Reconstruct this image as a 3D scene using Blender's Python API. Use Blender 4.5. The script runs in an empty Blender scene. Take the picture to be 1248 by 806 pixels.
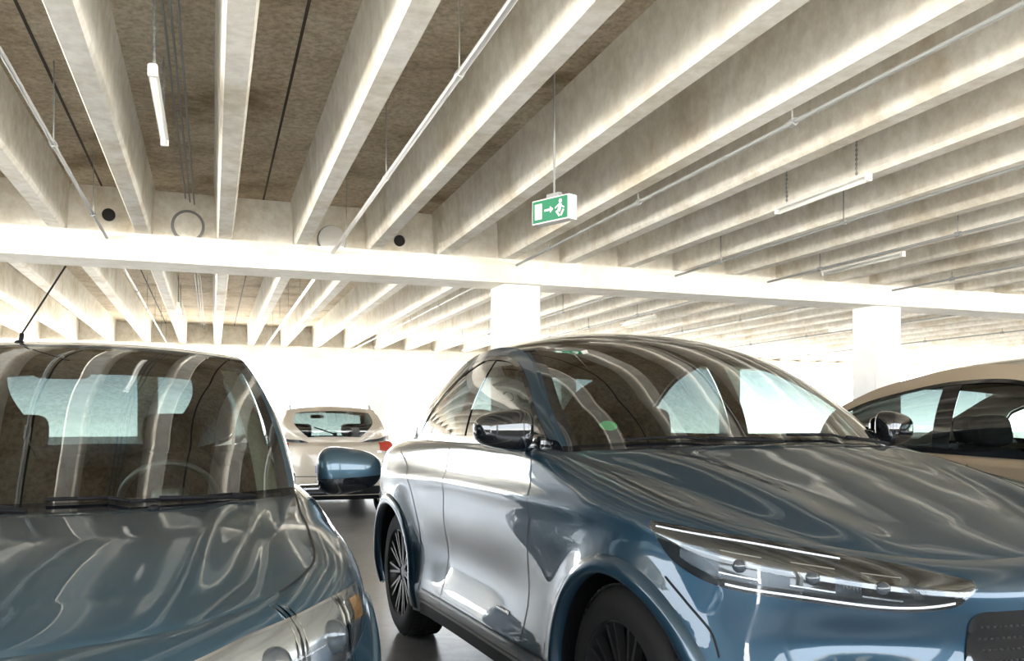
import bpy, bmesh, math, random
import numpy as np
from mathutils import Vector, Matrix
random.seed(3)
scene=bpy.context.scene
COL=scene.collection
scene.view_settings.view_transform='Standard'
# ------------------------------------------------------------------ materials
def newmat(name):
    m=bpy.data.materials.new(name); m.use_nodes=True
    nt=m.node_tree; nt.nodes.clear()
    out=nt.nodes.new('ShaderNodeOutputMaterial')
    return m,nt,out
def setin(n,**k):
    for a,b in k.items():
        a=a.replace('_',' ')
        if a in n.inputs: n.inputs[a].default_value=b
def pbr(name,col,rough=.5,metal=0,coat=0,coatr=.03,spec=.5,emit=None,estr=0,noise=0,nscale=8,bump=0,bscale=40,trans=0,cior=1.5):
    m,nt,out=newmat(name)
    p=nt.nodes.new('ShaderNodeBsdfPrincipled')
    c=(*col,1)
    p.inputs['Base Color'].default_value=c
    setin(p,Roughness=rough,Metallic=metal,Coat_Weight=coat,Coat_Roughness=coatr,Specular_IOR_Level=spec,Coat_IOR=cior)
    if trans: setin(p,Transmission_Weight=trans)
    if emit: p.inputs['Emission Color'].default_value=(*emit,1); p.inputs['Emission Strength'].default_value=estr
    tc=nt.nodes.new('ShaderNodeTexCoord')
    if noise:
        n=nt.nodes.new('ShaderNodeTexNoise'); n.inputs['Scale'].default_value=nscale; n.inputs['Detail'].default_value=6
        nt.links.new(tc.outputs['Object'],n.inputs['Vector'])
        r=nt.nodes.new('ShaderNodeValToRGB')
        r.color_ramp.elements[0].position=.3; r.color_ramp.elements[1].position=.7
        r.color_ramp.elements[0].color=(*[x*(1-noise) for x in col],1)
        r.color_ramp.elements[1].color=(*[min(1,x*(1+noise)) for x in col],1)
        nt.links.new(n.outputs['Fac'],r.inputs['Fac']); nt.links.new(r.outputs['Color'],p.inputs['Base Color'])
    if bump:
        n=nt.nodes.new('ShaderNodeTexNoise'); n.inputs['Scale'].default_value=bscale; n.inputs['Detail'].default_value=4
        nt.links.new(tc.outputs['Object'],n.inputs['Vector'])
        b=nt.nodes.new('ShaderNodeBump'); b.inputs['Strength'].default_value=bump; b.inputs['Distance'].default_value=.02
        nt.links.new(n.outputs['Fac'],b.inputs['Height']); nt.links.new(b.outputs['Normal'],p.inputs['Normal'])
    nt.links.new(p.outputs[0],out.inputs[0])
    return m
def glassmat(name,tint,base=.05,power=4.0,gl=1.0):
    m,nt,out=newmat(name)
    lw=nt.nodes.new('ShaderNodeLayerWeight'); lw.inputs['Blend'].default_value=.5
    pw=nt.nodes.new('ShaderNodeMath'); pw.operation='POWER'; pw.inputs[1].default_value=power
    ml=nt.nodes.new('ShaderNodeMath'); ml.operation='MULTIPLY_ADD'; ml.inputs[1].default_value=1-base; ml.inputs[2].default_value=base; ml.use_clamp=True
    nt.links.new(lw.outputs['Facing'],pw.inputs[0]); nt.links.new(pw.outputs[0],ml.inputs[0])
    t=nt.nodes.new('ShaderNodeBsdfTransparent'); t.inputs[0].default_value=(*tint,1)
    g=nt.nodes.new('ShaderNodeBsdfGlossy'); g.inputs['Roughness'].default_value=.0; g.inputs[0].default_value=(gl,gl,gl,1)
    mx=nt.nodes.new('ShaderNodeMixShader')
    nt.links.new(ml.outputs[0],mx.inputs[0]); nt.links.new(t.outputs[0],mx.inputs[1]); nt.links.new(g.outputs[0],mx.inputs[2])
    nt.links.new(mx.outputs[0],out.inputs[0])
    return m
def concrete(name,c1,c2,c3,scale=1.2,bump=.3,rough=.85,stretch=(1,1,1),fine=14,mul=.6):
    m,nt,out=newmat(name)
    p=nt.nodes.new('ShaderNodeBsdfPrincipled'); p.inputs['Roughness'].default_value=rough
    tc=nt.nodes.new('ShaderNodeTexCoord'); mp=nt.nodes.new('ShaderNodeMapping'); mp.inputs['Scale'].default_value=stretch
    nt.links.new(tc.outputs['Object'],mp.inputs['Vector'])
    n1=nt.nodes.new('ShaderNodeTexNoise'); n1.inputs['Scale'].default_value=scale; n1.inputs['Detail'].default_value=8; n1.inputs['Roughness'].default_value=.65
    n2=nt.nodes.new('ShaderNodeTexNoise'); n2.inputs['Scale'].default_value=fine; n2.inputs['Detail'].default_value=8; n2.inputs['Roughness'].default_value=.7
    for n in (n1,n2): nt.links.new(mp.outputs[0],n.inputs['Vector'])
    r1=nt.nodes.new('ShaderNodeValToRGB'); e=r1.color_ramp.elements
    e[0].position=.32; e[0].color=(*c3,1); e[1].position=.5; e[1].color=(*c1,1)
    x=r1.color_ramp.elements.new(.7); x.color=(*c2,1)
    r2=nt.nodes.new('ShaderNodeValToRGB'); e=r2.color_ramp.elements
    e[0].position=.35; e[0].color=(.55,.50,.43,1); e[1].position=.6; e[1].color=(1,1,1,1)
    mx=nt.nodes.new('ShaderNodeMixRGB'); mx.blend_type='MULTIPLY'; mx.inputs[0].default_value=mul
    nt.links.new(n1.outputs['Fac'],r1.inputs[0]); nt.links.new(n2.outputs['Fac'],r2.inputs[0])
    nt.links.new(r1.outputs[0],mx.inputs[1]); nt.links.new(r2.outputs[0],mx.inputs[2])
    nt.links.new(mx.outputs[0],p.inputs['Base Color'])
    b=nt.nodes.new('ShaderNodeBump'); b.inputs['Strength'].default_value=bump; b.inputs['Distance'].default_value=.02
    nt.links.new(n2.outputs['Fac'],b.inputs['Height']); nt.links.new(b.outputs['Normal'],p.inputs['Normal'])
    nt.links.new(p.outputs[0],out.inputs[0])
    return m
M_joist=concrete('concrete_joist',(.93,.90,.82),(.96,.94,.89),(.72,.65,.53),1.6,.12,fine=9,mul=.4)
M_slab=concrete('concrete_slab',(.68,.58,.44),(.82,.74,.61),(.34,.26,.16),1.3,.8,fine=26,mul=.85)
M_beam=concrete('concrete_beam_paint',(.91,.89,.83),(.95,.94,.90),(.76,.71,.62),1.0,.1,fine=7,mul=.3)
M_white=pbr('white_paint',(.80,.80,.78),.6,noise=.03)
M_floor=concrete('floor_concrete',(.20,.205,.21),(.26,.265,.27),(.14,.14,.145),.8,.12,rough=.28,fine=10)
M_line=pbr('road_marking',(.7,.7,.68),.6)
M_joint=pbr('joint_sealant',(.06,.05,.035),.8)
M_dark=pbr('dark_gap',(.006,.006,.007),.6)
M_black=pbr('black_plastic',(.010,.010,.012),.6,spec=.15)
M_gblack=pbr('gloss_black',(.008,.009,.011),.08,coat=1,coatr=.01)
M_rubber=pbr('tyre_rubber',(.014,.014,.015),.75,spec=.25)
M_rimb=pbr('black_rim',(.012,.012,.013),.3,spec=.4)
M_rims=pbr('alloy_rim',(.55,.56,.57),.3,metal=.9)
M_chrome=pbr('chrome',(.8,.8,.8),.08,metal=1)
M_steel=pbr('galvanised_steel',(.45,.45,.44),.4,metal=.8)
M_pipe=pbr('conduit_grey',(.26,.27,.27),.5)
M_int=pbr('interior_trim',(.012,.014,.015),.8,spec=.2)
M_seat=pbr('seat_fabric',(.024,.026,.028),.85,bump=.2,bscale=200,spec=.2)
M_cream=pbr('pillar_trim_cream',(.85,.80,.64),.8)
M_red=pbr('tail_lamp_red',(.55,.03,.01),.12,coat=1)
M_amber=pbr('amber_lamp',(.35,.18,.06),.2,coat=1)
M_plate=pbr('number_plate',(.8,.8,.78),.4)
M_blue=pbr('plate_blue',(.01,.05,.45),.4)
M_lampw=pbr('led_white',(.9,.92,.95),.2,emit=(1,1,1),estr=.3)
M_refl=pbr('lamp_reflector',(.45,.46,.48),.2,metal=.9)
M_lens=pbr('projector_lens',(.05,.06,.07),.03,coat=1)
M_drefl=pbr('dark_reflector',(.06,.065,.07),.2,metal=.9)
M_mesh=pbr('grille_mesh_black',(.02,.02,.022),.4,spec=.2)
M_green=pbr('exit_green',(.0,.15,.07),.4,emit=(0,.30,.13),estr=.2)
M_tube=pbr('fluorescent_tube',(.85,.85,.82),.3)
G_wind=glassmat('windscreen_glass',(.30,.35,.34),.11,2.5)
G_side=glassmat('side_glass',(.46,.53,.51),.08,3.2)
G_dark=glassmat('privacy_glass',(.13,.16,.16),.10,3.2)
G_lamp=glassmat('lamp_cover',(.90,.93,.94),.04,5)
def paint(name,col,rough=.28,metal=.75,cior=1.65,spec=.5):
    return pbr(name,col,rough,metal=metal,coat=1,coatr=.0,cior=cior,spec=spec)
P_suv=paint('paint_steel_blue',(.017,.047,.076),.32,.5,1.52,.12)
P_left=paint('paint_grey_blue',(.042,.086,.120),.32,.5,1.52,.12)
P_beige=paint('paint_beige',(.60,.53,.43),.35,.15,1.5)
P_bronze=paint('paint_champagne',(.46,.37,.27),.35,.2,1.5)
# ------------------------------------------------------------------ helpers
def link(ob,parent=None):
    COL.objects.link(ob)
    if parent is not None: ob.parent=parent
    return ob
def mesh_ob(name,verts,faces,mat,parent=None,smooth=True):
    me=bpy.data.meshes.new(name); me.from_pydata([tuple(map(float,v)) for v in verts],[],faces); me.update()
    if mat:
        for m in (mat if isinstance(mat,(list,tuple)) else [mat]): me.materials.append(m)
    if smooth:
        for p in me.polygons: p.use_smooth=True
    return link(bpy.data.objects.new(name,me),parent)
def empty(name,loc=(0,0,0),rz=0):
    e=bpy.data.objects.new(name,None); e.location=loc; e.rotation_euler=(0,0,rz); e.empty_display_size=.2
    COL.objects.link(e); return e
def grid_ob(name,G,mat,parent=None,smooth=True):
    n,m=G.shape[:2]
    f=[(i*m+j,(i+1)*m+j,(i+1)*m+j+1,i*m+j+1) for i in range(n-1) for j in range(m-1)]
    return mesh_ob(name,G.reshape(-1,3),f,mat,parent,smooth)
class MB:
    def __init__(s): s.v=[];s.f=[];s.m=[]
    def add(s,vs,fs,mi=0):
        o=len(s.v); s.v+=list(vs); s.f+=[tuple(o+i for i in f) for f in fs]; s.m+=[mi]*len(fs)
    def box(s,c,h,ax=None,mi=0):
        ax=ax or (Vector((1,0,0)),Vector((0,1,0)),Vector((0,0,1))); c=Vector(c)
        vs=[c+ax[0]*(h[0]*a)+ax[1]*(h[1]*b)+ax[2]*(h[2]*d) for a in(-1,1) for b in(-1,1) for d in(-1,1)]
        s.add(vs,[(0,1,3,2),(4,6,7,5),(0,4,5,1),(2,3,7,6),(0,2,6,4),(1,5,7,3)],mi)
    def cyl(s,p,q,r,n=10,mi=0,cap=True,r2=None):
        p=Vector(p);q=Vector(q);d=(q-p).normalized(); r2=r if r2 is None else r2
        a=d.orthogonal().normalized(); b=d.cross(a)
        vs=[];
        for k in range(n):
            t=2*math.pi*k/n; w=a*math.cos(t)+b*math.sin(t)
            vs+= [p+w*r,q+w*r2]
        fs=[(2*k,2*((k+1)%n),2*((k+1)%n)+1,2*k+1) for k in range(n)]
        if cap: fs+=[tuple(2*k for k in range(n))[::-1],tuple(2*k+1 for k in range(n))]
        s.add(vs,fs,mi)
    def lathe(s,prof,n=48,mi=0,axis='y'):
        vs=[];m=len(prof)
        for k in range(n):
            t=2*math.pi*k/n
            for r,y in prof: vs.append(Vector((r*math.cos(t),y,r*math.sin(t))))
        fs=[(k*m+j,((k+1)%n)*m+j,((k+1)%n)*m+j+1,k*m+j+1) for k in range(n) for j in range(m-1)]
        s.add(vs,fs,mi)
    def sbox(s,c,h,e=.35,rot=None,mi=0,n=20):
        vs=[];c=Vector(c)
        def P(x): return math.copysign(abs(x)**e,x)
        for i in range(n+1):
            ph=-math.pi/2+math.pi*i/n
            for j in range(2*n):
                th=2*math.pi*j/(2*n)
                v=Vector((h[0]*P(math.cos(ph))*P(math.cos(th)),h[1]*P(math.cos(ph))*P(math.sin(th)),h[2]*P(math.sin(ph))))
                if rot is not None: v=rot@v
                vs.append(c+v)
        fs=[(i*2*n+j,i*2*n+(j+1)%(2*n),(i+1)*2*n+(j+1)%(2*n),(i+1)*2*n+j) for i in range(n) for j in range(2*n)]
        s.add(vs,fs,mi)
    def ob(s,name,mats,parent=None,smooth=False):
        o=mesh_ob(name,s.v,s.f,mats,parent,smooth)
        for p,mi in zip(o.data.polygons,s.m): p.material_index=mi
        return o
def autosmooth(ob,ang=.6):
    me=ob.data
    bm=bmesh.new(); bm.from_mesh(me)
    bmesh.ops.remove_doubles(bm,verts=bm.verts,dist=1e-5)
    bmesh.ops.recalc_face_normals(bm,faces=bm.faces)
    for f in bm.faces: f.smooth=True
    for e in bm.edges:
        if len(e.link_faces)==2 and e.calc_face_angle(0)>ang: e.smooth=False
    bm.to_mesh(me); bm.free()
def pchip(x,y):
    x=np.array(x,float);y=np.array(y,float)
    h=np.diff(x);d=np.diff(y)/h;n=len(x);m=np.zeros(n)
    for i in range(1,n-1):
        if d[i-1]*d[i]>0:
            w1=2*h[i]+h[i-1];w2=h[i]+2*h[i-1]; m[i]=(w1+w2)/(w1/d[i-1]+w2/d[i])
    m[0]=d[0];m[-1]=d[-1]
    def f(q):
        q=np.clip(np.asarray(q,float),x[0],x[-1]); k=np.clip(np.searchsorted(x,q)-1,0,n-2)
        t=(q-x[k])/h[k]
        return (2*t**3-3*t**2+1)*y[k]+(t**3-2*t**2+t)*h[k]*m[k]+(-2*t**3+3*t**2)*y[k+1]+(t**3-t**2)*h[k]*m[k+1]
    return f
def catm(x,Y):
    x=np.array(x,float);Y=np.array(Y,float);h=np.diff(x)
    m=np.gradient(Y,x,axis=0) if len(x)>2 else None
    n=len(x)
    def f(q):
        q=np.clip(np.asarray(q,float),x[0],x[-1]);k=np.clip(np.searchsorted(x,q)-1,0,n-2);t=(q-x[k])/h[k]
        if Y.ndim>1: t=t[...,None];hh=h[k][...,None] if np.ndim(k) else h[k]
        else: hh=h[k]
        return (2*t**3-3*t**2+1)*Y[k]+(t**3-2*t**2+t)*hh*m[k]+(-2*t**3+3*t**2)*Y[k+1]+(t**3-t**2)*hh*m[k+1]
    return f
def polyfun(P):
    P=np.array(P,float); d=np.r_[0,np.cumsum(np.linalg.norm(np.diff(P,axis=0),axis=1))]; d/=d[-1]
    return lambda q: np.stack([np.interp(q,d,P[:,k]) for k in range(3)],-1)
def coons(F,C,Lm,Lp,na,nb,disp=None):
    a=np.linspace(0,1,na);q=np.linspace(0,1,nb)
    Fq=F(q);Cq=C(q);Ma=Lm(a);Pa=Lp(a)
    A=a[:,None,None];Q=q[None,:,None]
    G=(1-A)*Fq[None]+A*Cq[None]+(1-Q)*Ma[:,None]+Q*Pa[:,None]
    G-= (1-A)*(1-Q)*Fq[0]+(1-A)*Q*Fq[-1]+A*(1-Q)*Cq[0]+A*Q*Cq[-1]
    if disp is not None:
        aa,bb=np.meshgrid(a,2*q-1,indexing='ij'); G=G+disp(aa,bb)
    return G
MIR=np.array([1,-1,1.])
# ------------------------------------------------------------------ car builder
class Car: pass
def build_car(name,loc,ang,D):
    E=empty(name,(loc[0],loc[1],0),ang)
    paintm=D['paint']
    out=np.array(D['out'],float)
    ext=np.vstack([out[1]*np.array([1,-1]+[1]*(out.shape[1]-2)),out,out[-2]*np.array([1,-1]+[1]*(out.shape[1]-2))])
    ch=np.r_[0,np.cumsum(np.hypot(*np.diff(ext[:,:2],axis=0).T))]
    S0,S1=ch[1],ch[-2]
    fo=catm(ch,ext[:,:2]); fa=[catm(ch,ext[:,k]) for k in range(2,out.shape[1])]
    NS=260; s=np.linspace(S0,S1,NS)
    O=fo(s); eps=.004
    Tn=fo(np.clip(s+eps,ch[0],ch[-1]))-fo(s-eps); Tn/=np.linalg.norm(Tn,axis=1)[:,None]
    N=np.stack([Tn[:,1],-Tn[:,0]],1)
    ctr=np.array([D['wb']/2,0]); 
    if ((O-ctr)*N).sum()<0: N=-N
    zt,zb,rw,rh,lt,ut=[f(s) for f in fa]
    NV,NE=34,12
    H=np.zeros((NS,NV+NE,3))
    wb=D['wb'];r=D['r'];R=D['R']
    ins=np.zeros((NS,NV+NE)); Z=np.zeros((NS,NV+NE))
    for j in range(NV+NE):
        if j<NV:
            z=zb+(zt-rh-zb)*j/(NV-1); zm=.55*zt
            i_=lt*np.clip((zb+.22-z)/.22,0,1)**2+ut*np.clip((z-zm)/(zt-rh-zm),0,1)**2
        else:
            ph=(j-NV+1)/NE*math.pi/2; z=zt-rh+rh*math.sin(ph); i_=ut+rw*(1-math.cos(ph))
        Z[:,j]=z; ins[:,j]=i_
    U=np.repeat(O[:,:1],NV+NE,1)
    side=np.clip((np.abs(N[:,1:2])-.5)/.4,0,1)
    sc=D.get('sculpt')
    if sc: ins=ins+sc(U,Z)*side
    fs_=D.get('face_sculpt')
    if fs_: ins=ins+fs_(O[:,1:2]*np.ones_like(Z),Z)*(1-side)*(O[:,0:1]>wb)
    for cu in (0,wb):
        dist=np.hypot(U-cu,Z-r)
        ins=ins-D.get('flare',.02)*np.exp(-((dist-R)/.09)**2)*side
    H[:,:,0]=O[:,0:1]-N[:,0:1]*ins; H[:,:,1]=O[:,1:2]-N[:,1:2]*ins; H[:,:,2]=Z
    H[0,:,1]=0;H[-1,:,1]=0
    def wrapmesh():
        V=[];Fc=[]
        for sg in (1,-1):
            P=H.copy(); P[:,:,1]*=sg
            inside=np.zeros((NS,NV+NE),bool)
            for cu in (0,wb):
                d=np.hypot(P[:,:,0]-cu,P[:,:,2]-r); m=(d<R)&(np.abs(P[:,:,1])>.5); inside|=m
                dd=np.where(d<1e-6,1,d)
                P[:,:,0]=np.where(m,cu+(P[:,:,0]-cu)*R/dd,P[:,:,0]); P[:,:,2]=np.where(m,r+(P[:,:,2]-r)*R/dd,P[:,:,2])
            o=len(V); V+=list(P.reshape(-1,3)); M=NV+NE
            for i in range(NS-1):
                for j in range(M-1):
                    if inside[i,j] and inside[i+1,j] and inside[i,j+1] and inside[i+1,j+1]: continue
                    q=(o+i*M+j,o+(i+1)*M+j,o+(i+1)*M+j+1,o+i*M+j+1)
                    Fc.append(q if sg>0 else q[::-1])
        ob=mesh_ob('body_shell',V,Fc,paintm,E)
        bm=bmesh.new();bm.from_mesh(ob.data);bmesh.ops.remove_doubles(bm,verts=bm.verts,dist=1e-5)
        loose=[v for v in bm.verts if not v.link_faces]; bmesh.ops.delete(bm,geom=loose,context='VERTS')
        bm.to_mesh(ob.data);bm.free()
    wrapmesh()
    M=NV+NE
    T=H[:,-1,:]
    def surf(i,z,off=0,sg=1):
        i=min(max(i,0),NS-1.001);k=int(i);t=i-k
        col=H[k]*(1-t)+H[k+1]*t; n=N[k]*(1-t)+N[k+1]*t
        zz=min(max(z,col[0,2]),col[-1,2])
        x=np.interp(zz,col[:,2],col[:,0]);y=np.interp(zz,col[:,2],col[:,1])
        return Vector((x+n[0]*off,(y+n[1]*off)*sg,zz)),Vector((n[0],n[1]*sg,0))
    def iu(u,lo=None):
        return float(np.interp(-u,-O[:,0],np.arange(NS)))
    def inear(u,y):
        return int(np.argmin(np.hypot(O[:,0]-u,O[:,1]-y)))
    def side_pt(u,z,off=0,sg=1): return surf(iu(u),z,off,sg)
    c=Car(); c.E=E;c.surf=surf;c.iu=iu;c.inear=inear;c.side_pt=side_pt;c.T=T;c.O=O;c.NS=NS;c.H=H
    def ribbon(nm,pts,w,mat,lift=.0015):
        V=[];F=[]
        n=len(pts)
        for k,(p,nn) in enumerate(pts):
            t=(pts[min(k+1,n-1)][0]-pts[max(k-1,0)][0]).normalized(); sd=t.cross(nn).normalized()*w/2
            V+=[p+sd+nn*lift,p-sd+nn*lift]
        F=[(2*k,2*k+1,2*k+3,2*k+2) for k in range(n-1)]
        return mesh_ob(nm,V,F,mat,E)
    c.ribbon=ribbon
    def patch(nm,i0,i1,zu,zl,off,mat,sg=1,nq=40,nz=10,bulge=0):
        G=np.zeros((nq,nz,3))
        for a in range(nq):
            q=a/(nq-1)
            for b in range(nz):
                t=b/(nz-1); z=zl(q)*(1-t)+zu(q)*t
                o=off+bulge*(1-(2*t-1)**2)*min(1,6*q,6*(1-q))
                G[a,b]=surf(i0+(i1-i0)*q,z,o,sg)[0]
        return grid_ob(nm,G,mat,E)
    c.patch=patch
    Tu=lambda u: np.array([np.interp(-u,-T[:,0],T[:,k]) for k in range(3)])
    uc=D['u_cowl']; ic=inear(*D['hood_corner']); jc=int(np.argmin(np.abs(T[:,0]-uc)+(np.arange(NS)<ic)*9))
    cornr=T[jc]
    def bow(corner,cu,cz,pw=2.2,n=61):
        b=np.linspace(-1,1,n); w=1-np.abs(b)**pw
        return np.stack([corner[0]+(cu-corner[0])*w,b*corner[1],corner[2]+(cz-corner[2])*w],1)
    cowl=bow(cornr,*D['cowl_c'])
    Fp=np.vstack([(T[:ic+1]*MIR)[::-1],T[1:ic+1]])
    Lp=polyfun(T[ic:jc+1]);Lm=polyfun(T[ic:jc+1]*MIR)
    hood=coons(polyfun(Fp),polyfun(cowl),Lm,Lp,110,141,D.get('hood_disp'))
    grid_ob('hood',hood,paintm,E); c.hood=hood
    for sg in(1,-1):
        ribbon('hood_gap',[(Vector((hood[a,0][0],hood[a,0][1]*-sg,hood[a,0][2])),Vector((0,0,1))) for a in range(0,110,2)],.006,M_dark,.002)
    rail=np.array([[cornr[0],cornr[1],cornr[2]]]+D['rail'],float)
    ur=D['u_tail']; kt=int(np.argmin(np.abs(T[:,0]-ur)+(np.abs(T[:,1])<.3)*9+(np.arange(NS)<jc)*9)); tailp=T[kt]
    rail=np.vstack([rail,tailp])
    cr=np.r_[0,np.cumsum(np.linalg.norm(np.diff(rail,axis=0),axis=1))]
    fr=catm(cr,rail); RP=fr(np.linspace(0,cr[-1],200))
    def Ru(u): return np.array([np.interp(-u,-RP[:,0],RP[:,k]) for k in range(3)])
    uh=D['u_head'];urh=D['u_rhead']
    def seg(u0,u1,n=60):
        m=(RP[:,0]<u0)&(RP[:,0]>u1)
        return np.vstack([Ru(u0),RP[m],Ru(u1)])
    head=bow(Ru(uh),*D['head_c']); rhead=bow(Ru(urh),*D['rhead_c'])
    Apl=seg(cornr[0],uh); Rl=seg(uh,urh); Cl=np.vstack([seg(urh,tailp[0])])
    def mk(P): return polyfun(P),polyfun(P*MIR)
    ap,am=mk(Apl)
    bl=D.get('ws_bulge',.02)
    def wd(a,b): 
        w=(1-b**2)*4*a*(1-a)*bl; return np.stack([w*.6,0*w,w*.8],-1)
    WS=coons(polyfun(cowl),polyfun(head),am,ap,50,81,wd)
    j0,j1=3,77
    grid_ob('windscreen',WS[1:-2,j0:j1+1],G_wind,E)
    fm=M_gblack
    grid_ob('windscreen_edge_a',WS[:,:2],D.get('apillar',fm),E); grid_ob('windscreen_edge_b',WS[:,79:],D.get('apillar',fm),E)
    grid_ob('windscreen_frit_a',WS[:,1:j0+1],fm,E); grid_ob('windscreen_frit_b',WS[:,j1:80],fm,E)
    grid_ob('windscreen_header',WS[-3:,:],fm,E)
    lowf=WS[:3].copy(); grid_ob('windscreen_base',lowf,fm,E)
    c.WS=WS
    cwn=D['crown']
    def rd(a,b):
        w=(1-b**2)*4*a*(1-a)*cwn; return np.stack([0*w,0*w,w],-1)
    rp,rm=mk(Rl)
    RO=coons(polyfun(head),polyfun(rhead),rm,rp,50,61,rd)
    grid_ob('roof',RO,D.get('roofmat',paintm),E)
    rearT=T[kt:]; rb=np.vstack([(rearT*MIR),rearT[::-1][1:]])
    cp,cm=mk(Cl)
    def gd(a,b):
        w=(1-b**2)*4*a*(1-a)*D.get('rg_bulge',.02); return np.stack([-w*.7,0*w,w*.7],-1)
    RG=coons(polyfun(rhead),polyfun(rb),cm,cp,40,61,gd)
    k0=6
    kk=D.get('rg_low',36)
    grid_ob('rear_window',RG[3:kk,k0:61-k0],G_dark,E)
    grid_ob('hatch_top',RG[:4],paintm,E);grid_ob('hatch_low',RG[kk-1:],paintm,E)
    grid_ob('hatch_pillar_a',RG[3:kk,:k0+1],paintm,E);grid_ob('hatch_pillar_b',RG[3:kk,60-k0:],paintm,E)
    RI=RO.copy(); RI[:,:,2]-=.035; grid_ob('headliner',RI,M_int,E)
    c.RG=RG
    NU=150; us=np.linspace(cornr[0]-.001,tailp[0]+.001,NU)
    TB=np.array([Tu(u) for u in us]);TR=np.array([Ru(u) for u in us]); Hh=np.linalg.norm(TR-TB,axis=1)
    TB[0]=cornr;TR[0]=cornr;TB[-1]=tailp;TR[-1]=tailp
    dlo=pchip(*D['dlo'])
    pw_=D.get('pillar_w',.05)
    tt=np.minimum(1-pw_/np.maximum(Hh,.001),dlo(us)); tb=np.full(NU,.035/np.maximum(Hh,.04)); tb=np.minimum(tb,.9)
    tt=np.maximum(tt,tb)
    def sp(k,t,sg,rec=0):
        p=TB[k]*(1-t)+TR[k]*t; bb=.035*4*t*(1-t)*min(1,Hh[k]/.3)
        return np.array([p[0],(p[1]+bb-rec)*sg,p[2]+bb*.2])
    for sg,tag in ((1,'l'),(-1,'r')):
        nt=8
        G=np.array([[sp(k,tb[k]*q/(2),sg) for q in range(3)] for k in range(NU)]); grid_ob('belt_'+tag,G,D.get('beltmat',M_gblack),E)
        G=np.array([[sp(k,tt[k]+(1-tt[k])*q/(nt-1),sg) for q in range(nt)] for k in range(NU)]); grid_ob('side_frame_'+tag,G,paintm,E)
        G=np.array([[sp(k,min(tt[k],max(tb[k],tt[k]-.022/max(Hh[k],.05)*q)),sg,-.002) for q in range(2)] for k in range(NU)]); grid_ob('window_seal_'+tag,G,M_gblack,E)
        for wi,(ua,ub,dark) in enumerate(D['windows']):
            ks=[k for k in range(NU) if ub<=us[k]<=ua and tt[k]-tb[k]>.01]
            if len(ks)<2: continue
            G=np.array([[sp(k,tb[k]+(tt[k]-tb[k])*q/9,sg,.006) for q in range(10)] for k in ks]); grid_ob('side_window_%s%d'%(tag,wi),G,G_dark if dark else G_side,E)
        for (ua,ub) in D['bpillars']:
            ks=[k for k in range(NU) if ub-.02<=us[k]<=ua+.02 and tt[k]-tb[k]>.005]
            if len(ks)<2: continue
            G=np.array([[sp(k,tb[k]+(tt[k]-tb[k])*q/9,sg,.001) for q in range(10)] for k in ks]); grid_ob('b_pillar_'+tag,G,M_gblack,E)
    w=D['wheel_w']
    for u in (0,wb):
        for sg in (1,-1):
            yy=D['track']*sg
            mb=MB(); k=r/.365
            prof=[(.245,-.03),(.255,-.006),(.30,.002),(.335,-.008),(.357,-.03),(.365,-.055),(.365,-.18),(.352,-.215),(.31,-.23),(.25,-.22)]
            mb.lathe([(a*k,b) for a,b in prof],64,0)
            for q in range(72):
                t=2*math.pi*q/72; d=Vector((math.cos(t),0,math.sin(t)));tg=Vector((-math.sin(t),0,math.cos(t)))
                for yb in (-.045,-.095,-.14,-.19): mb.box(d*(.366*k)+Vector((0,yb,0)),(.003,.017,.011),(d,Vector((0,1,0)),tg),0)
            rim=[(.258,-.012),(.25,-.008),(.243,-.02),(.235,-.06),(.225,-.19),(.06,-.2)]
            mb.lathe([(a*k,b) for a,b in rim],64,1)
            mb.lathe([(.0001,-.035),(.03,-.033),(.055,-.038),(.065,-.06),(.07,-.16)],32,1)
            mb.lathe([(.06,-.13),(.165*k,-.13),(.17*k,-.15),(.06,-.15)],40,2)
            ns=D.get('spokes',5); dtt=D.get('spoke_d',.16)
            for q in range(ns):
                for dt in (-dtt,dtt):
                    t0=2*math.pi*q/ns; t1=t0+dt
                    p0=Vector((.05*math.cos(t0+dt*.5),-.045,.05*math.sin(t0+dt*.5))); p1=Vector((.247*k*math.cos(t1),-.03,.247*k*math.sin(t1)))
                    d=(p1-p0);L=d.length;d.normalize(); s2=d.cross(Vector((0,1,0))).normalized(); n2=s2.cross(d)
                    mb.box((p0+p1)/2,(L/2,D.get('spoke_w',.011),.014),(d,s2,n2),1)
            o=mb.ob('wheel',[M_rubber,D['rim'],D.get('discmat',M_steel)],E); autosmooth(o,.7)
            o.location=(u,yy,r); 
            if sg<0: o.rotation_euler=(0,0,math.pi)
            mb=MB(); n=40;vs=[]
            for q in range(n+1):
                t=-.25+(math.pi+.5)*q/n
                ce=(u+R*1.0*math.cos(t),r+R*math.sin(t))
                p,_=side_pt(ce[0],ce[1],-.004,sg)
                vs+=[Vector((ce[0],p.y,ce[1])),Vector((ce[0],(abs(p.y)-.04)*sg,ce[1])),Vector((u+(R+.02)*math.cos(t),(abs(p.y)-.05)*sg,r+(R+.02)*math.sin(t))),Vector((u+(R+.02)*math.cos(t),.5*sg,r+(R+.02)*math.sin(t))),Vector((u,.5*sg,r))]
            mb.add(vs,[(5*q+j,5*q+j+1,5*q+j+6,5*q+j+5) for q in range(n) for j in range(4)],0)
            mb.ob('wheel_well',[M_black],E,True)
            aw=D.get('arch_w',.045); pr=D.get('arch_p',.012); G=np.zeros((61,7,3))
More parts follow.
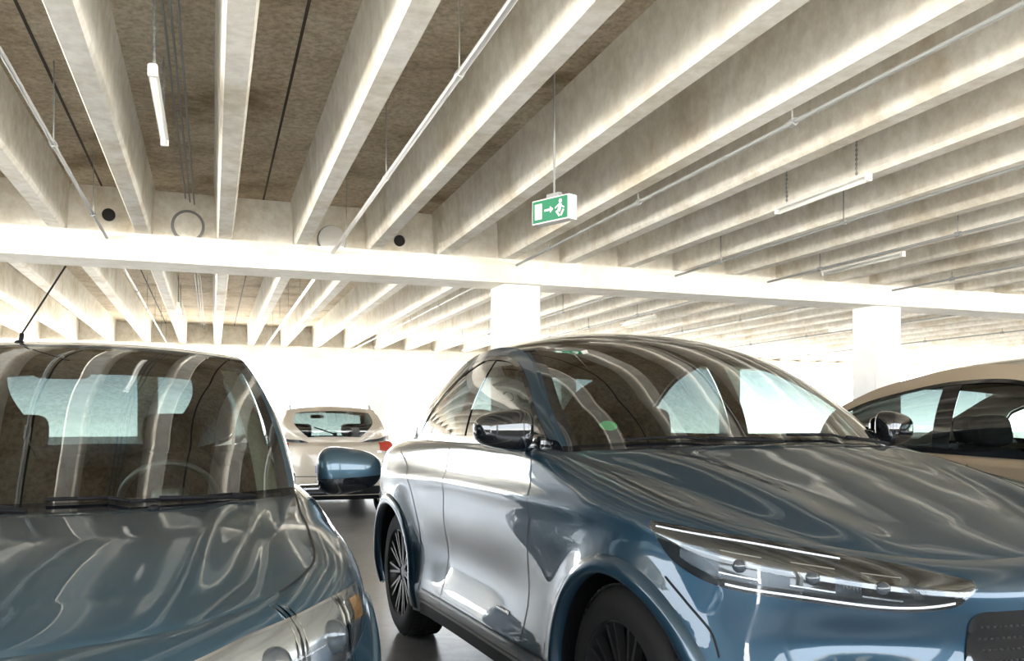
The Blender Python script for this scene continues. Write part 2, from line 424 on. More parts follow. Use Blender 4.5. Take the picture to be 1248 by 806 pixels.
            for q in range(61):
                t=-.28+(math.pi+.56)*q/60
                for j,(dr,po) in enumerate([(-.004,-.03),(-.004,pr*.6),(.008,pr),(aw*.5,pr),(aw*.85,pr*.8),(aw,pr*.3),(aw+.004,-.004)]):
                    x=u+(R+dr)*math.cos(t); z=r+(R+dr)*math.sin(t); z=max(z,.16)
                    p,_=side_pt(x,z,po,sg); G[q,j]=(p.x,p.y,z)
            grid_ob('arch_moulding',G,D.get('archmat',paintm),E)
    hw=D['hw']
    mb=MB(); mb.box(((wb)/2,0,.27),((wb+1.0)/2,hw-.32,.05)); mb.ob('underbody',[M_black],E)
    for sg in (1,-1):
        G=np.zeros((40,6,3))
        for k in range(40):
            u=uc-.15+(ur+.25-uc+.15)*k/39
            b=Tu(u)
            for j in range(6):
                z=.5+(b[2]-.035-.5)*j/5; G[k,j]=(u,(b[1]-.035-.03*(1-j/5))*sg,z)
        grid_ob('door_trim',G,M_int,E)
    mb=MB(); mb.box((uc/2+ur/2,0,.5),((uc-ur)/2-.1,hw-.15,.02)); 
    mb.box((ur+.3,0,.75),(.02,hw-.2,.25)); mb.ob('cabin_floor',[M_int],E)
    n=41; G=np.zeros((9,n,3)); cw=cowl[::1]; idx=np.linspace(0,60,n).astype(int)
    for a in range(9):
        for b in range(n):
            p=cw[idx[b]]; du=[-.01,.12,.25,.36,.46,.53,.56,.57,.58][a]; dz=[-.03,-.05,-.055,-.05,-.055,-.085,-.15,-.25,-.4][a]
            G[a,b]=(p[0]-du*(.75 if a else 1),p[1]*.95,p[2]+dz)
    grid_ob('dashboard',G,M_int,E)
    def seat(u,y,back=.62,hr=True):
        mb=MB(); zc=D.get('seat_z',.62)
        rot=Matrix.Rotation(math.radians(-14),3,'Y')
        mb.sbox((u,y,zc-.1),(.26,.25,.09),.4)
        mb.sbox((u-.30,y,zc+.2),(.075,.23,.33),.4,rot)
        if hr:
            mb.sbox((u-.385,y,zc+.62),(.05,.13,.09),.5,rot)
            for q in(-.05,.05): mb.cyl((u-.36,y+q,zc+.45),(u-.385,y+q,zc+.6),.007)
        mb.ob('seat',[M_seat],E,True)
    us0=uc-1.05
    for y in (.38,-.38): seat(us0,y); seat(us0-.85,y)
    mb=MB(); cen=Vector((uc-.62,.38,D.get('sw_z',1.0)-.03)); ax=Vector((-.85,0,.53)).normalized(); A=Vector((0,1,0));B=ax.cross(A)
    ring=48;tv=8;vs=[]
    for i in range(ring):
        t=2*math.pi*i/ring; d=A*math.cos(t)+B*math.sin(t)
        for j in range(tv):
            q=2*math.pi*j/tv; vs.append(cen+d*(.18+.014*math.cos(q))+ax*.014*math.sin(q))
    mb.add(vs,[(i*tv+j,i*tv+(j+1)%tv,((i+1)%ring)*tv+(j+1)%tv,((i+1)%ring)*tv+j) for i in range(ring) for j in range(tv)])
    for t in (0,math.pi,-math.pi/2 if B.z>0 else math.pi/2):
        d=A*math.cos(t)+B*math.sin(t); mb.cyl(cen,cen+d*.175,.015)
    mb.sbox(cen,(.05,.07,.06),.6); mb.cyl(cen,cen-ax*.25,.03)
    mb.ob('steering_wheel',[D.get('swmat',M_black)],E,True)
    mid=WS[38,40]; mb=MB(); mb.sbox((mid[0]-.07,0,mid[2]-.02),(.015,.10,.028),.5); mb.cyl((mid[0]-.06,0,mid[2]-.02),(mid[0]-.01,0,mid[2]-.005),.01); mb.ob('interior_mirror',[M_black],E,True)
    for (b0,b1,a1) in D.get('wipers',[]):
        def wp(b,a): 
            jj=int(round((b+1)/2*80)); p=WS[int(a*49),jj]; return Vector((p[0]+.012,p[1],p[2]+.012))
        mb=MB(); pts=[wp(b0+(b1-b0)*k/8,.02+(a1-.02)*(k/8)) for k in range(9)]
        for k in range(8): mb.cyl(pts[k],pts[k+1],.006,6)
        mid_=pts[4]; mb.cyl(wp(b0,.0)+Vector((.03,0,.0)),mid_+Vector((.01,0,.006)),.007,6)
        mb.ob('wiper',[M_black],E,True)
    for sg in (1,-1):
        for path in D.get('gaps',[]):
            pts=[]
            uu=pchip(range(len(path)),[p[0] for p in path]);zz=pchip(range(len(path)),[p[1] for p in path])
            for q in np.linspace(0,len(path)-1,30): pts.append(side_pt(float(uu(q)),float(zz(q)),0,sg))
            ribbon('door_gap',pts,.007,M_dark)
    mu,my,mz=D['mirror']; ms=D.get('mirror_s',(.07,.11,.075))
    for sg in (1,-1):
        mb=MB()
        V=[]; n=22
        for i in range(n+1):
            ph=-math.pi/2+math.pi*i/n
            for j in range(2*n):
                th=math.pi*j/n
                P=lambda x,e: math.copysign(abs(x)**e,x)
                x=P(math.cos(ph),.6)*P(math.cos(th),.7);y=P(math.cos(ph),.6)*P(math.sin(th),.6);z=P(math.sin(ph),.7)
                x=x*(1.25 if x>0 else .55)
                zz=z*(1-.22*(y))
                V.append(Vector((mu+ms[0]*x-.03*y,(my+ms[1]*y)*sg,mz+ms[2]*zz)))
        fs=[(i*2*n+j,i*2*n+(j+1)%(2*n),(i+1)*2*n+(j+1)%(2*n),(i+1)*2*n+j) for i in range(n) for j in range(2*n)]
        mb.add(V,fs,0)
        for q,f in enumerate(fs):
            if sum(V[t].z for t in f)/4 < mz-ms[2]*D.get('cap_cut',.25): mb.m[q]=1
        mb.ob('mirror_housing',[D.get('mirrormat',paintm),M_gblack],E,True)
        mb=MB(); b=Tu(mu-.02)
        mb.sbox((mu-.01,(my-ms[1]*.9)*sg,mz-ms[2]*.85),(.035,.09,.022),.5); mb.sbox((mu,(b[1]+.0)*sg,b[2]+.01),(.06,.03,.04),.5)
        mb.ob('mirror_arm',[M_gblack],E,True)
        mb=MB(); mb.sbox((mu-ms[0]*.56,my*sg,mz),(.004,ms[1]*.85,ms[2]*.75),.5); mb.ob('mirror_glass',[M_chrome],E,True)
    c.Tu=Tu;c.Ru=Ru;c.sp=sp
    return c
# ------------------------------------------------------------------ SUV (main car)
def suv_hood(a,b):
    ab=np.abs(b)
    w=np.sin(np.pi*np.clip(a,0,1))**.6
    crown=.035*(1-b**2)*w
    rc=.50+.22*a
    ridge=.028*np.exp(-((ab-rc)/.12)**2)*np.sin(np.pi*np.clip(a*.93+.07,0,1))**.5*(1-np.exp(-((1-a)/.06)**2))*(1-np.exp(-(a/.08)**2))
    val=-.016*np.exp(-((ab-(rc+.22))/.08)**2)*w
    ctr=-.006*np.exp(-(ab/.25)**2)*w
    z=crown+ridge+val+ctr
    return np.stack([0*z,0*z,z],-1)
def suv_sculpt(U,Z):
    mid=np.exp(-((U-1.3)/.75)**4)
    hollow=.040*np.exp(-((Z-.58)/.14)**2)*mid
    rock=-.022*np.exp(-((Z-.34)/.06)**2)*mid
    crease=-.016*np.exp(-((Z-.95)/.035)**2)*np.exp(-((U-1.2)/1.5)**4)
    haunch=-.03*np.exp(-((Z-.90)/.12)**2)*np.exp(-((U+.05)/.55)**2)
    return hollow+rock+crease+haunch
def suv_face(Y,Z):
    return .030*np.exp(-((Z-.66)/.07)**2)*np.exp(-((np.abs(Y)-.55)/.25)**2)-.02*np.exp(-((Z-.45)/.1)**2)
SUV=dict(paint=P_suv,wb=2.76,r=.365,R=.41,hw=.94,track=.93,wheel_w=.23,rim=M_rimb,discmat=M_drefl,spokes=10,spoke_d=.11,spoke_w=.007,
 out=[(3.56,0,.86,.20,.12,.10,.06,.02),(3.54,.25,.865,.20,.12,.10,.06,.02),(3.47,.50,.89,.20,.11,.10,.06,.02),(3.34,.72,.925,.20,.10,.09,.06,.02),
  (3.16,.86,.96,.20,.10,.09,.05,.02),(2.94,.925,.995,.20,.11,.09,.04,.02),(2.6,.945,1.05,.21,.125,.09,.03,.02),(2.3,.94,1.10,.22,.12,.08,.03,.025),
  (2.1,.935,1.135,.22,.095,.06,.03,.03),(1.5,.925,1.15,.22,.05,.04,.03,.03),(.9,.925,1.15,.22,.05,.04,.03,.03),(.4,.94,1.15,.22,.09,.07,.03,.03),
  (0,.95,1.15,.22,.14,.10,.03,.03),(-.4,.935,1.14,.24,.19,.12,.04,.03),(-.7,.85,1.12,.28,.19,.10,.05,.03),(-.88,.66,1.11,.30,.12,.08,.05,.02),(-.96,.35,1.11,.3,.1,.07,.05,.02),(-.98,0,1.11,.3,.1,.07,.05,.02)],
 sculpt=suv_sculpt,face_sculpt=suv_face,flare=.028,hood_corner=(3.16,.86),u_cowl=2.1,cowl_c=(2.40,1.165),hood_disp=suv_hood,apillar=P_suv,
 rail=[(1.85,.775,1.305),(1.57,.705,1.475),(1.29,.65,1.585),(.95,.625,1.63),(.6,.615,1.625),(.02,.575,1.55),(-.4,.54,1.44),(-.66,.54,1.31)],
 u_tail=-.86,u_head=1.29,u_rhead=-.05,head_c=(1.45,1.645),rhead_c=(-.12,1.575),crown=.035,roofmat=M_gblack,
 dlo=([-.95,-.15,.1,.5,1.0,2.3],[.05,.1,.45,.80,.95,.97]),windows=[(1.96,.97,False),(.83,-.2,True)],bpillars=[(.97,.83)],
 pillar_w=.052,wipers=[(.75,.02,.06),(-.05,-.72,.06)],
 gaps=[[(1.98,1.12),(2.02,.9),(2.0,.6),(1.93,.3)],[(.9,1.14),(.88,.8),(.87,.3)],[(-.02,1.1),(.25,1.0),(.42,.8),(.50,.6),(.46,.3)],[(1.95,.30),(1.2,.30),(.5,.30)],[(3.02,.80),(3.10,.74),(3.18,.66),(3.2,.6)]],
 mirror=(1.90,.99,1.22),mirror_s=(.075,.11,.078),mirrormat=M_gblack,seat_z=.62,sw_z=1.05,arch_w=.055,arch_p=.014)
AS=math.atan2(-.931,.365)
suv=build_car('suv',(.189,5.899),AS,SUV)
def suv_details(c):
    E=c.E
    for sg in (-1,1):
        i0=c.inear(2.93,.925); i1=c.inear(3.53,.25)
        zu=pchip([0,.3,.55,.8,1],[.955,.935,.905,.865,.822]); zl=pchip([0,.12,.3,.5,.8,.93,1],[.94,.845,.79,.772,.745,.755,.80])
        I=lambda q:i0+(i1-i0)*q
        c.patch('headlight_housing',i0,i1,zu,zl,.003,M_gblack,sg)
        c.patch('headlight_tray',I(.14),I(.9),lambda q:float(zu(.14+.76*q))-.044,lambda q:float(zl(.14+.76*q))+.026,.0045,M_drefl,sg)
        c.patch('headlight_drl',I(.03),I(.62),lambda q:float(zu(.03+.59*q))-.010,lambda q:float(zu(.03+.59*q))-.0145,.007,M_lampw,sg)
        c.patch('headlight_drl_lower',I(.30),I(.93),lambda q:float(zl(.3+.63*q))+.015,lambda q:float(zl(.3+.63*q))+.009,.007,M_lampw,sg)
        for q0,q1 in ((.28,.40),(.48,.60),(.67,.78)):
            a=lambda q:.5*float(zu(q0+(q1-q0)*q)+zl(q0+(q1-q0)*q))-.004
            c.patch('headlight_bowl',I(q0),I(q1),lambda q:a(q)+.032,lambda q:a(q)-.028,.006,M_gblack,sg,16,8)
            c.patch('headlight_bezel_lower',I(q0),I(q1),lambda q:a(q)-.026,lambda q:a(q)-.030,.008,M_refl,sg,10,3)
            c.patch('headlight_bezel_upper',I(q0),I(q1),lambda q:a(q)+.034,lambda q:a(q)+.031,.008,M_refl,sg,10,3)
            p,n=c.surf(I((q0+q1)/2),a(.5),.006,sg)
            mb=MB(); mb.sbox(p,(.020,.020,.019),1.0,n=12); mb.ob('headlight_lens',[M_lens],E,True)
        for k in range(6):
            for base in (.42,.62,.80):
                qq=base+.009*k
                c.patch('headlight_rib',I(qq),I(qq+.003),lambda q:float(zu(qq))-.045,lambda q:float(zl(qq))+.026,.0065,M_drefl,sg,3,5)
        c.patch('headlight_cover',i0,i1,zu,zl,.009,G_lamp,sg,50,12,.004)
        c.patch('corner_intake',c.inear(3.3,.76),c.inear(3.47,.5),lambda q:.46,lambda q:.30,.004,M_black,sg)
    iR=c.inear(3.53,.29)
    zu=pchip([0,.75,.93,1],[.74,.74,.72,.62]); zl=pchip([0,.8,.95,1],[.40,.41,.46,.60])
    for sg in(-1,1):
        c.patch('grille_panel',0,iR,zu,zl,.004,M_gblack,sg)
        c.patch('lower_grille',0,c.inear(3.47,.5),lambda q:.36,lambda q:.24,.004,M_black,sg)
        mb=MB()
        for k in range(9):
            z=.46+.03*k
            for q in range(14):
                p=c.surf(iR*.88*(q+(k%2)*.5)/14,z,.004,sg)[0]; mb.sbox(p,(.003,.006,.003),.8,n=5)
        mb.ob('grille_mesh',[M_mesh],E)
    for sg in (-1,1):
        V=[c.side_pt(u,.265,0,sg) for u in np.linspace(.5,2.28,40)]
        c.ribbon('sill_trim',V,.09,M_black,.004)
        V=[c.side_pt(u,.36,0,sg) for u in np.linspace(.55,2.2,40)]
        c.ribbon('sill_strip',V,.008,M_drefl,.005)
        mb=MB()
        for k in range(7):
            p,nn=c.side_pt(1.64+.022*k,.46,.004,sg); mb.sbox(p,(.007,.003,.009),.6,n=5)
        mb.ob('door_badge',[M_chrome],E)
    W=c.WS; mb=MB()
    p=Vector(W[8,10]);e1=(Vector(W[8,12])-p).normalized();e2=(Vector(W[10,10])-p).normalized();n=e1.cross(e2).normalized()
    if n.z<0:n=-n
    vs=[p-n*.004+e1*.034*math.cos(t)+e2*.034*math.sin(t) for t in np.linspace(0,2*math.pi,24,endpoint=False)]
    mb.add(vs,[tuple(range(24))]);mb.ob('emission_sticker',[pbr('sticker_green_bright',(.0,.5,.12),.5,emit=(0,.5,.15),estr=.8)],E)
suv_details(suv)
# ------------------------------------------------------------------ left hatchback
def left_hood(a,b):
    ab=np.abs(b); w=np.sin(np.pi*np.clip(a,0,1))**.6
    rc=.52+.16*a
    z=.045*(1-b**2)*w+.014*np.exp(-((ab-rc)/.07)**2)*w-.012*np.exp(-((ab-(rc+.16))/.08)**2)*w
    return np.stack([0*z,0*z,z],-1)
LEFT=dict(paint=P_left,wb=2.65,r=.34,R=.385,hw=.91,track=.895,wheel_w=.22,rim=M_rims,spokes=5,
 out=[(3.45,0,.80,.22,.14,.12,.05,.02),(3.42,.3,.81,.22,.14,.12,.05,.02),(3.34,.55,.83,.22,.13,.11,.05,.02),(3.20,.74,.865,.22,.12,.11,.05,.02),(2.98,.86,.895,.22,.12,.11,.04,.02),
  (2.65,.91,.94,.22,.13,.11,.03,.02),(2.3,.915,.97,.22,.12,.09,.03,.02),(1.95,.91,1.0,.22,.085,.06,.03,.025),(1.2,.90,1.03,.22,.06,.05,.03,.03),(.5,.90,1.05,.22,.06,.05,.03,.03),
  (0,.90,1.065,.22,.09,.07,.03,.03),(-.4,.88,1.08,.24,.1,.08,.03,.03),(-.68,.79,1.08,.28,.1,.08,.04,.03),(-.82,.52,1.06,.3,.08,.06,.04,.02),(-.87,.25,1.06,.3,.08,.06,.04,.02),(-.88,0,1.06,.3,.08,.06,.04,.02)],
 flare=.02,hood_corner=(3.20,.74),u_cowl=1.95,cowl_c=(2.22,.98),hood_disp=left_hood,
 rail=[(1.7,.785,1.17),(1.37,.735,1.38),(1.05,.68,1.515),(.6,.65,1.555),(0,.63,1.555),(-.4,.59,1.52),(-.66,.60,1.38)],
 u_tail=-.76,u_head=1.05,u_rhead=-.42,head_c=(1.2,1.545),rhead_c=(-.5,1.555),crown=.015,
 dlo=([-.9,-.5,-.2,2.2],[.1,.3,.85,.97]),windows=[(1.85,.85,False),(.75,-.55,True)],bpillars=[(.85,.75)],pillar_w=.06,apillar=P_left,
 wipers=[(.80,.05,.05),(0,-.7,.05)],gaps=[[(1.78,1.0),(1.85,.7),(1.75,.3)],[(.8,1.03),(.8,.3)],[(-.2,1.0),(.3,.7),(.4,.3)]],
 mirror=(1.56,1.05,1.06),mirror_s=(.085,.13,.088),seat_z=.58,sw_z=.97,swmat=M_steel)
AL=math.atan2(-.9435,.331)
left=build_car('hatchback_car',(-2.154,4.861),AL,LEFT)
def left_details(c):
    E=c.E
    for sg in(-1,1):
        i0=c.inear(2.93,.87);i1=c.inear(3.38,.45)
        zu=pchip([0,.3,.7,1],[.85,.845,.815,.775]);zl=pchip([0,.15,.4,.8,1],[.83,.74,.69,.67,.70])
        I=lambda q:i0+(i1-i0)*q
        c.patch('headlight_housing',i0,i1,zu,zl,.003,M_refl,sg)
        c.patch('indicator',I(.07),I(.2),lambda q:float(zu(.1))-.02,lambda q:float(zl(.15))+.035,.006,M_amber,sg,8,5)
        for q0 in(.40,.70):
            p,n=c.surf(I(q0),float(zu(q0)+zl(q0))/2,.0,sg)
            mb=MB();mb.sbox(p,(.028,.036,.04),1,n=14);mb.ob('headlight_lens',[M_lens],E,True)
            for k in range(3):
                c.patch('headlight_ring',I(q0-.15+.022*k),I(q0-.14+.022*k),zu,zl,.007,M_drefl if k%2 else M_chrome,sg,3,6)
        c.patch('headlight_cover',i0,i1,zu,zl,.01,G_lamp,sg,40,12,.02)
        c.patch('grille',0,c.inear(3.38,.45),lambda q:.66,lambda q:.5,.004,M_black,sg)
        c.patch('lower_grille',0,c.inear(3.34,.55),lambda q:.42,lambda q:.28,.004,M_black,sg)
        W=c.WS; cols=[3,4,5,6,7] if sg<0 else [77,76,75,74,73]
        G=W[3:-4][:,cols].copy(); G[:,:,0]-=.03;G[:,:,2]-=.03; grid_ob('pillar_trim',G,M_cream,E)
    for b in(-.42,.42):
        h=c.hood[98,int((b+1)*70)]
        mb=MB();mb.sbox((h[0],h[1],h[2]+.006),(.016,.016,.01),.8,n=10);mb.ob('washer_nozzle',[M_black],E,True)
    mb=MB();p=Vector((.98,-.20,1.565));mb.sbox(p,(.05,.022,.022),.8,n=10);mb.cyl(p,p+Vector((.01,.01,.05)),.009);mb.cyl(p+Vector((.01,.01,.05)),p+Vector((-.10,.16,.35)),.004)
    mb.ob('antenna',[M_black],E,True)
left_details(left)
# ------------------------------------------------------------------ others
def variant(base,**k):
    d=dict(base);d.update(k);return d
WAG=variant(LEFT,paint=P_beige,apillar=M_gblack,r=.31,R=.35,rg_low=34,
 rail=[(1.7,.765,1.12),(1.37,.705,1.27),(1.05,.645,1.38),(.6,.61,1.42),(0,.59,1.42),(-.4,.58,1.39),(-.66,.63,1.22)],head_c=(1.2,1.43),rhead_c=(-.52,1.42),crown=.02,
 out=[(a,b,(z if a>1 else z-.07),*rest) for (a,b,z,*rest) in LEFT['out']],swmat=M_black,seat_z=.52,sw_z=.93,mirror=(1.56,1.0,1.0))
AW=math.atan2(.953,-.303)
wag=build_car('station_wagon',(-2.54,13.0),AW,WAG)
def rear_details(c,zr=1.0):
    E=c.E;n=c.NS-1
    for sg in(-1,1):
        c.patch('tail_lamp',c.inear(-.58,.84),c.inear(-.80,.6),lambda q:zr,lambda q:.84+.04*q,.006,M_red,sg)
        c.patch('reverse_lamp',c.inear(-.80,.62),c.inear(-.82,.55),lambda q:.88,lambda q:.85,.009,M_lampw,sg,8,4)
        c.patch('rear_bumper_trim',c.inear(-.7,.78),n,lambda q:.42,lambda q:.31,.008,M_black,sg)
        c.patch('bumper_seam',c.inear(-.5,.85),n,lambda q:.56,lambda q:.55,.004,M_dark,sg)
        mb=MB();
        P=[Vector(c.Ru(u))*1 for u in np.linspace(1.0,-.35,14)]
        P=[Vector((p.x,(p.y-.05)*sg,p.z+.055-(.03 if k in(0,13) else 0))) for k,p in enumerate(P)]
        for k in range(13): mb.cyl(P[k],P[k+1],.013,8)
        mb.ob('roof_rail',[M_steel],E,True)
    p,_=c.surf(n,.65,.02)
    mb=MB();mb.box(p,(.008,.26,.055));mb.box(p+Vector((-.009,.235,0)),(.002,.024,.05),mi=1)
    for k in range(7): mb.box(p+Vector((-.009,.17-.055*k,0)),(.002,.015,.032),mi=2)
    mb.ob('number_plate',[M_plate,M_blue,M_black],E)
    g=c.RG[30,30];mb=MB();mb.cyl((g[0]-.03,0,g[2]),(g[0]+.02,.26,g[2]+.09),.008);mb.sbox((g[0]-.03,0,g[2]),(.02,.03,.02),.7,n=8);mb.ob('rear_wiper',[M_black],E)
rear_details(wag)
RIG=variant(LEFT,paint=P_bronze,apillar=P_bronze,swmat=M_black,
 out=[(a,b,z+.03,*rest) for (a,b,z,*rest) in LEFT['out']],
 rail=[(1.7,.775,1.21),(1.37,.72,1.40),(1.05,.68,1.53),(.6,.66,1.555),(.2,.65,1.51),(-.2,.64,1.43),(-.55,.64,1.28)],u_rhead=-.15,rhead_c=(-.25,1.50),head_c=(1.2,1.58),
 dlo=([-.9,-.5,-.2,2.2],[.1,.3,.85,.97]),windows=[(1.85,.62,False),(.50,-.55,False)],bpillars=[(.62,.50)],mirror=(1.56,1.02,1.1),pillar_w=.085)
rig=build_car('hatchback_car',(2.90,6.0),AS,RIG)
# ------------------------------------------------------------------ garage
av=Vector((-.303,.953,0)).normalized(); bv=Vector((.928,.373,0)).normalized(); up=Vector((0,0,1))
SL=.303/.953
Q0=Vector((.034,9.83,0)); DB=12.0
ZJ,ZS,ZB=2.90,3.32,2.66
nb_=Vector((-bv.y,bv.x,0))
def Q(k): return Q0+av*(DB*k)
def beampt(X0,k): return Q(k)+bv*((X0-3.16)/1.047)
x0s=[.116+.721*k for k in range(-10,38)]
K0,K1=-1,1
mb=MB()
n=Vector((av.y,-av.x,0))
for k in range(K0,K1):
    for X0 in x0s:
        p=beampt(X0,k)+av*.11;q=beampt(X0,k+1)-av*.11
        prof=[(-.10,ZS+.02),(-.085,ZS-.06),(-.07,ZJ+.03),(-.055,ZJ),(.055,ZJ),(.07,ZJ+.03),(.085,ZS-.06),(.10,ZS+.02)]
        vs=[]
        for c_ in (p,q):
            for w_,z_ in prof: vs.append(c_+n*w_+up*z_)
        m=len(prof); mb.add(vs,[(j,j+1,m+j+1,m+j) for j in range(m-1)]+[tuple(range(m)),tuple(range(m,2*m))[::-1]],0)
lo,hi=x0s[0]-.4,x0s[-1]+.4
c1=beampt(lo,K0);c2=beampt(hi,K0);c3=beampt(hi,K1);c4=beampt(lo,K1)
e=av*.4
vs=[c1-e,c2-e,c3+e,c4+e]; vs=[v+up*ZS for v in vs]+[v+up*(ZS+.25) for v in vs]
mb.add(vs,[(0,1,2,3),(7,6,5,4),(0,4,5,1),(1,5,6,2),(2,6,7,3),(3,7,4,0)],1)
for k in range(K0,K1):
    for i,X0 in enumerate(x0s[:-1]):
        if i%2==0:
            X=X0+.3605; p=beampt(X,k)+av*.12;q=beampt(X,k+1)-av*.12
            mb.box((p+q)/2+up*(ZS-.002),((q-p).length/2,.008,.003),((q-p).normalized(),n,up),2)
mb.ob('ceiling',[M_joist,M_slab,M_joint])
for k in range(K0,K1+1):
    a_=beampt(lo,k);b_=beampt(hi,k);L=(b_-a_).length/2;c_=(a_+b_)/2
    mb=MB(); mb.box(c_+up*((ZB+ZJ)/2),(L,.25,(ZJ-ZB)/2),(bv,nb_,up)); mb.box(c_+up*((ZJ+ZS)/2),(L,.11,(ZS-ZJ)/2),(bv,nb_,up),1)
    o=mb.ob('concrete_beam',[M_beam,M_joist])
def column(p,w=.2,z=ZB):
    mb=MB(); mb.box((p.x,p.y,z/2),(w,w,z/2),(bv,nb_,up))
    o=mb.ob('concrete_column',[M_white]); bv_=o.modifiers.new('b','BEVEL'); bv_.width=.015; bv_.segments=2
for k,off in ((0,0),(1,.5),(-1,0)):
    for s_ in range(-1,6):
        p=Q(k)+bv*(4.8*s_+off-(.45 if k==0 and s_<0 else 0))
        if (p.xy).length<2: continue
        column(p)
mb=MB()
def webpt(px,z):
    r_=(px-624)/1150; s_=( -.034+r_*9.7)/(.928-r_*.373); return Q0+bv*s_-nb_*.112+up*z
for px,z,rr,ring in ((222,3.02,.145,1),(398,2.99,.13,0),(125,3.07,.055,2),(481,3.03,.055,2)):
    p=webpt(px,z)
    if ring==1: mb.cyl(p,p-nb_*.02,rr,32,3);mb.cyl(p,p-nb_*.035,rr*.82,32,0)
    elif ring==0: mb.cyl(p,p-nb_*.02,rr*1.06,32,3);mb.cyl(p,p-nb_*.045,rr,32,2)
    else: mb.cyl(p,p-nb_*.012,rr,24,1)
mb.ob('drainage_openings',[M_joist,M_dark,M_white,M_pipe])
mb=MB(); e=av*.6; vs=[c1-e,c2-e,c3+e,c4+e]; vs=[v for v in vs]+[v-up*.3 for v in vs]
mb.add(vs,[(3,2,1,0),(4,5,6,7),(0,1,5,4),(1,2,6,5),(2,3,7,6),(3,0,4,7)],0); mb.ob('floor',[M_floor])
Wv=Vector((.931,.365,0));Fv=Vector((.365,-.931,0)); base=Vector((.189,5.899,0))
mb=MB()
for k in range(-3,8):
    c_=base+Wv*(1.32+2.62*k)+Fv*1.2
    mb.box(c_+up*.002,(2.6,.05,.002),(Fv,Wv,up))
mb.ob('parking_lines',[M_line])
M_blocker=pbr('sky_blocker_grey',(.28,.28,.27),.8,noise=.1)  # dark grey for the added, unseen sky blockers
def wall(nm,p,q,h=.95,mat=M_white):
    d=(q-p);L=d.length/2;d.normalize();n=Vector((-d.y,d.x,0)); mb=MB(); mb.box((p+q)/2+up*(h/2),(L,.08,h/2),(d,n,up)); mb.ob(nm,[mat])
wall('wall_back',c4+av*.45,c3+av*.45)
wall('sky_blocker_front',c1-av*.45,c2-av*.45,1.15,M_blocker)  # added behind the camera, unseen; blocks low sky reflected in the car fronts
wall('sky_blocker_left',c1-bv*.1,c4-bv*.1,1.35,M_blocker)  # added out of view on the left to cut low sky in door reflections
def jline(X0,Y,z): return Vector((X0-SL*Y,Y,z))
for i,(X0,z) in enumerate([(-.907,2.84),(1.13,2.84),(3.08,2.84),(5.03,2.84),(6.3,2.84),(8.2,2.84),(11.0,2.84),(14,2.84)]):
    for k in (-1,0):
        a_=beampt(X0,k)+av*.27+up*z; b_=beampt(X0,k+1)-av*.27+up*z; d=(b_-a_).normalized(); L=(b_-a_).length
        mb=MB(); mb.cyl(a_,b_,.012 if i!=1 else .017,10)
        t=1.0
        while t<L:
            p=a_+d*t; mb.cyl(p,p+up*(ZS-z),.004,6); mb.cyl(p-d*.03,p+d*.03,.021,10); t+=1.9
        mb.ob('conduit_pipe',[M_pipe if i!=1 else M_steel])
for k in(-1,0):
    mb=MB()
    for X0,z in ((-.2,3.24),(-.16,3.22),(-.24,3.27)): mb.cyl(beampt(X0,k)+av*.13+up*z,beampt(X0,k+1)-av*.13+up*z,.007,8)
    mb.ob('cable_run',[M_pipe])
def tube(X,Y,L=1.25,z=2.88):
    E=empty('fluorescent_light',(X,Y,z),math.atan2(av.y,av.x))
    mb=MB(); mb.add([Vector((x,y,zz)) for x in(0,L) for y,zz in((-.024,.0),(-.016,.03),(.016,.03),(.024,.0))],[(0,1,5,4),(1,2,6,5),(2,3,7,6),(3,0,4,7),(0,3,2,1),(4,5,6,7)])
    mb.ob('housing',[M_white],E)
    mb=MB(); mb.cyl((.03,0,-.02),(L-.03,0,-.02),.013,12); mb.ob('tube',[M_tube],E,True)
    mb=MB()
    for x in(.12,L-.12):
        mb.cyl((x,0,.03),(x,0,ZS-z),.0045,6)
        for k in range(12): mb.sbox((x,0,.05+k*(ZS-z-.06)/12),(.009,.009,.012),.8,n=4)
    mb.ob('chains',[M_pipe],E)
    mb=MB()
    for x in(0,L): mb.box((x,0,-.005),(.012,.022,.026))
    mb.ob('lamp_holders',[M_white],E)
tube(-1.66,4.36,1.15)
tube(2.36,6.25,1.05)
tube(3.77,9.1)
for X,Y in ((-4.6,13),(2.2,14.5),(6,15.5)): tube(X,Y)
mb=MB(); ax=Vector((.69,-.72,0)).normalized(); nf=Vector((ax.y,-ax.x,0)); 
if nf.y>0: nf=-nf
E=empty('exit_sign',(.245,5.48,2.48)); A3=(ax,nf,up)
mb.box((0,0,0),(.145,.035,.07),A3,0); mb.ob('casing',[M_white],E)
mb=MB(); mb.box(nf*.0365,(.138,.002,.063),A3,0)
def bb(x,z,w,h,ro=0):
    a=ax*math.cos(ro)+up*math.sin(ro); b=-ax*math.sin(ro)+up*math.cos(ro); mb.box(ax*x+up*z+nf*.0395,(w,.001,h),(a,nf,b),1)
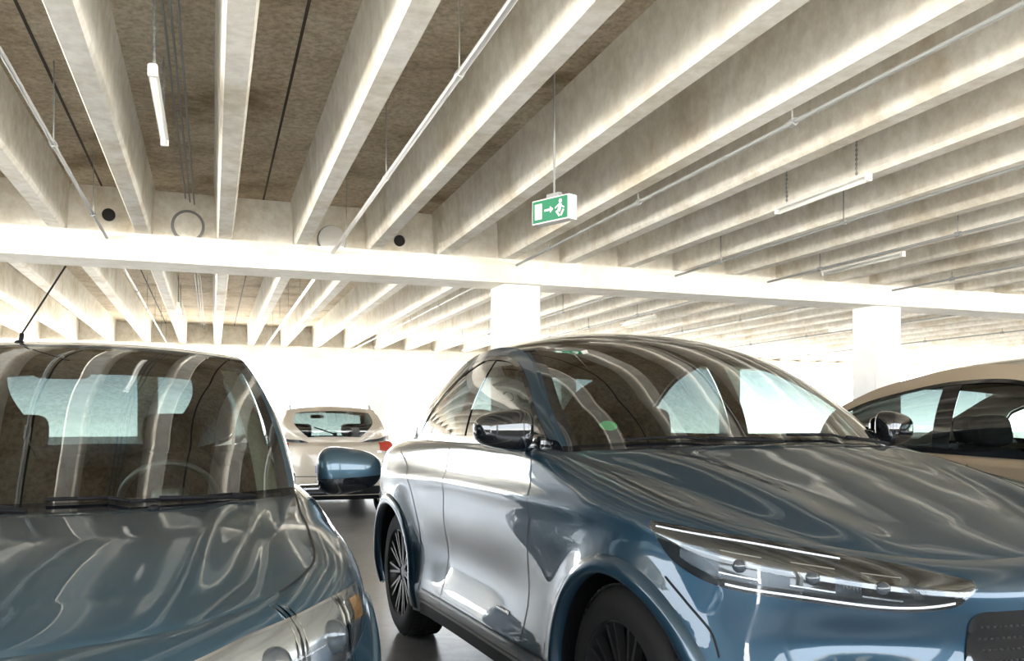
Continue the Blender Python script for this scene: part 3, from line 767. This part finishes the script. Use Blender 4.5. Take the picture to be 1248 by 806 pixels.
bb(-.09,0,.028,.045); bb(-.01,0,.03,.006);bb(.015,.006,.014,.004,-.7);bb(.015,-.006,.014,.004,.7)
bb(.08,.0,.011,.024,-.3);bb(.066,-.032,.006,.02,.7);bb(.1,-.03,.006,.02,-.6);bb(.06,.01,.018,.004,.5);bb(.1,.005,.018,.004,-.5)
mb.cyl(ax*.086+up*.038+nf*.0385,ax*.086+up*.038+nf*.0405,.012,12,1)
mb.ob('face',[M_green,M_white],E)
mb=MB(); mb.cyl((0,0,.07),(0,0,ZS-2.48),.006); mb.box((0,0,.085),(.05,.012,.015),A3); mb.ob('hanger',[M_pipe],E)
# ------------------------------------------------------------------ world
w=bpy.data.worlds.new('World');scene.world=w;w.use_nodes=True;nt=w.node_tree;nt.nodes.clear()
o=nt.nodes.new('ShaderNodeOutputWorld');bg=nt.nodes.new('ShaderNodeBackground');tc=nt.nodes.new('ShaderNodeTexCoord');sx=nt.nodes.new('ShaderNodeSeparateXYZ');mr=nt.nodes.new('ShaderNodeMapRange');cr=nt.nodes.new('ShaderNodeValToRGB')
mr.inputs['From Min'].default_value=-1;mr.inputs['From Max'].default_value=1
e=cr.color_ramp.elements;e[0].position=.0;e[0].color=(1,.935,.81,1);e[1].position=1;e[1].color=(.36,.44,.55,1)
x=e.new(.48);x.color=(1,.945,.84,1);x=e.new(.52);x.color=(.40,.43,.46,1)
nt.links.new(tc.outputs['Generated'],sx.inputs[0]);nt.links.new(sx.outputs['Z'],mr.inputs['Value']);nt.links.new(mr.outputs[0],cr.inputs[0]);nt.links.new(cr.outputs[0],bg.inputs[0]);nt.links.new(bg.outputs[0],o.inputs[0])
bg.inputs[1].default_value=23.0
# ------------------------------------------------------------------ camera
cam=bpy.data.cameras.new('camera');co=bpy.data.objects.new('camera',cam);COL.objects.link(co)
co.location=(0,0,1.25);co.rotation_euler=(math.pi/2,0,0)
cam.sensor_width=36;cam.lens=36*1150/1248;cam.shift_y=112/1248;cam.clip_start=.05
scene.camera=co
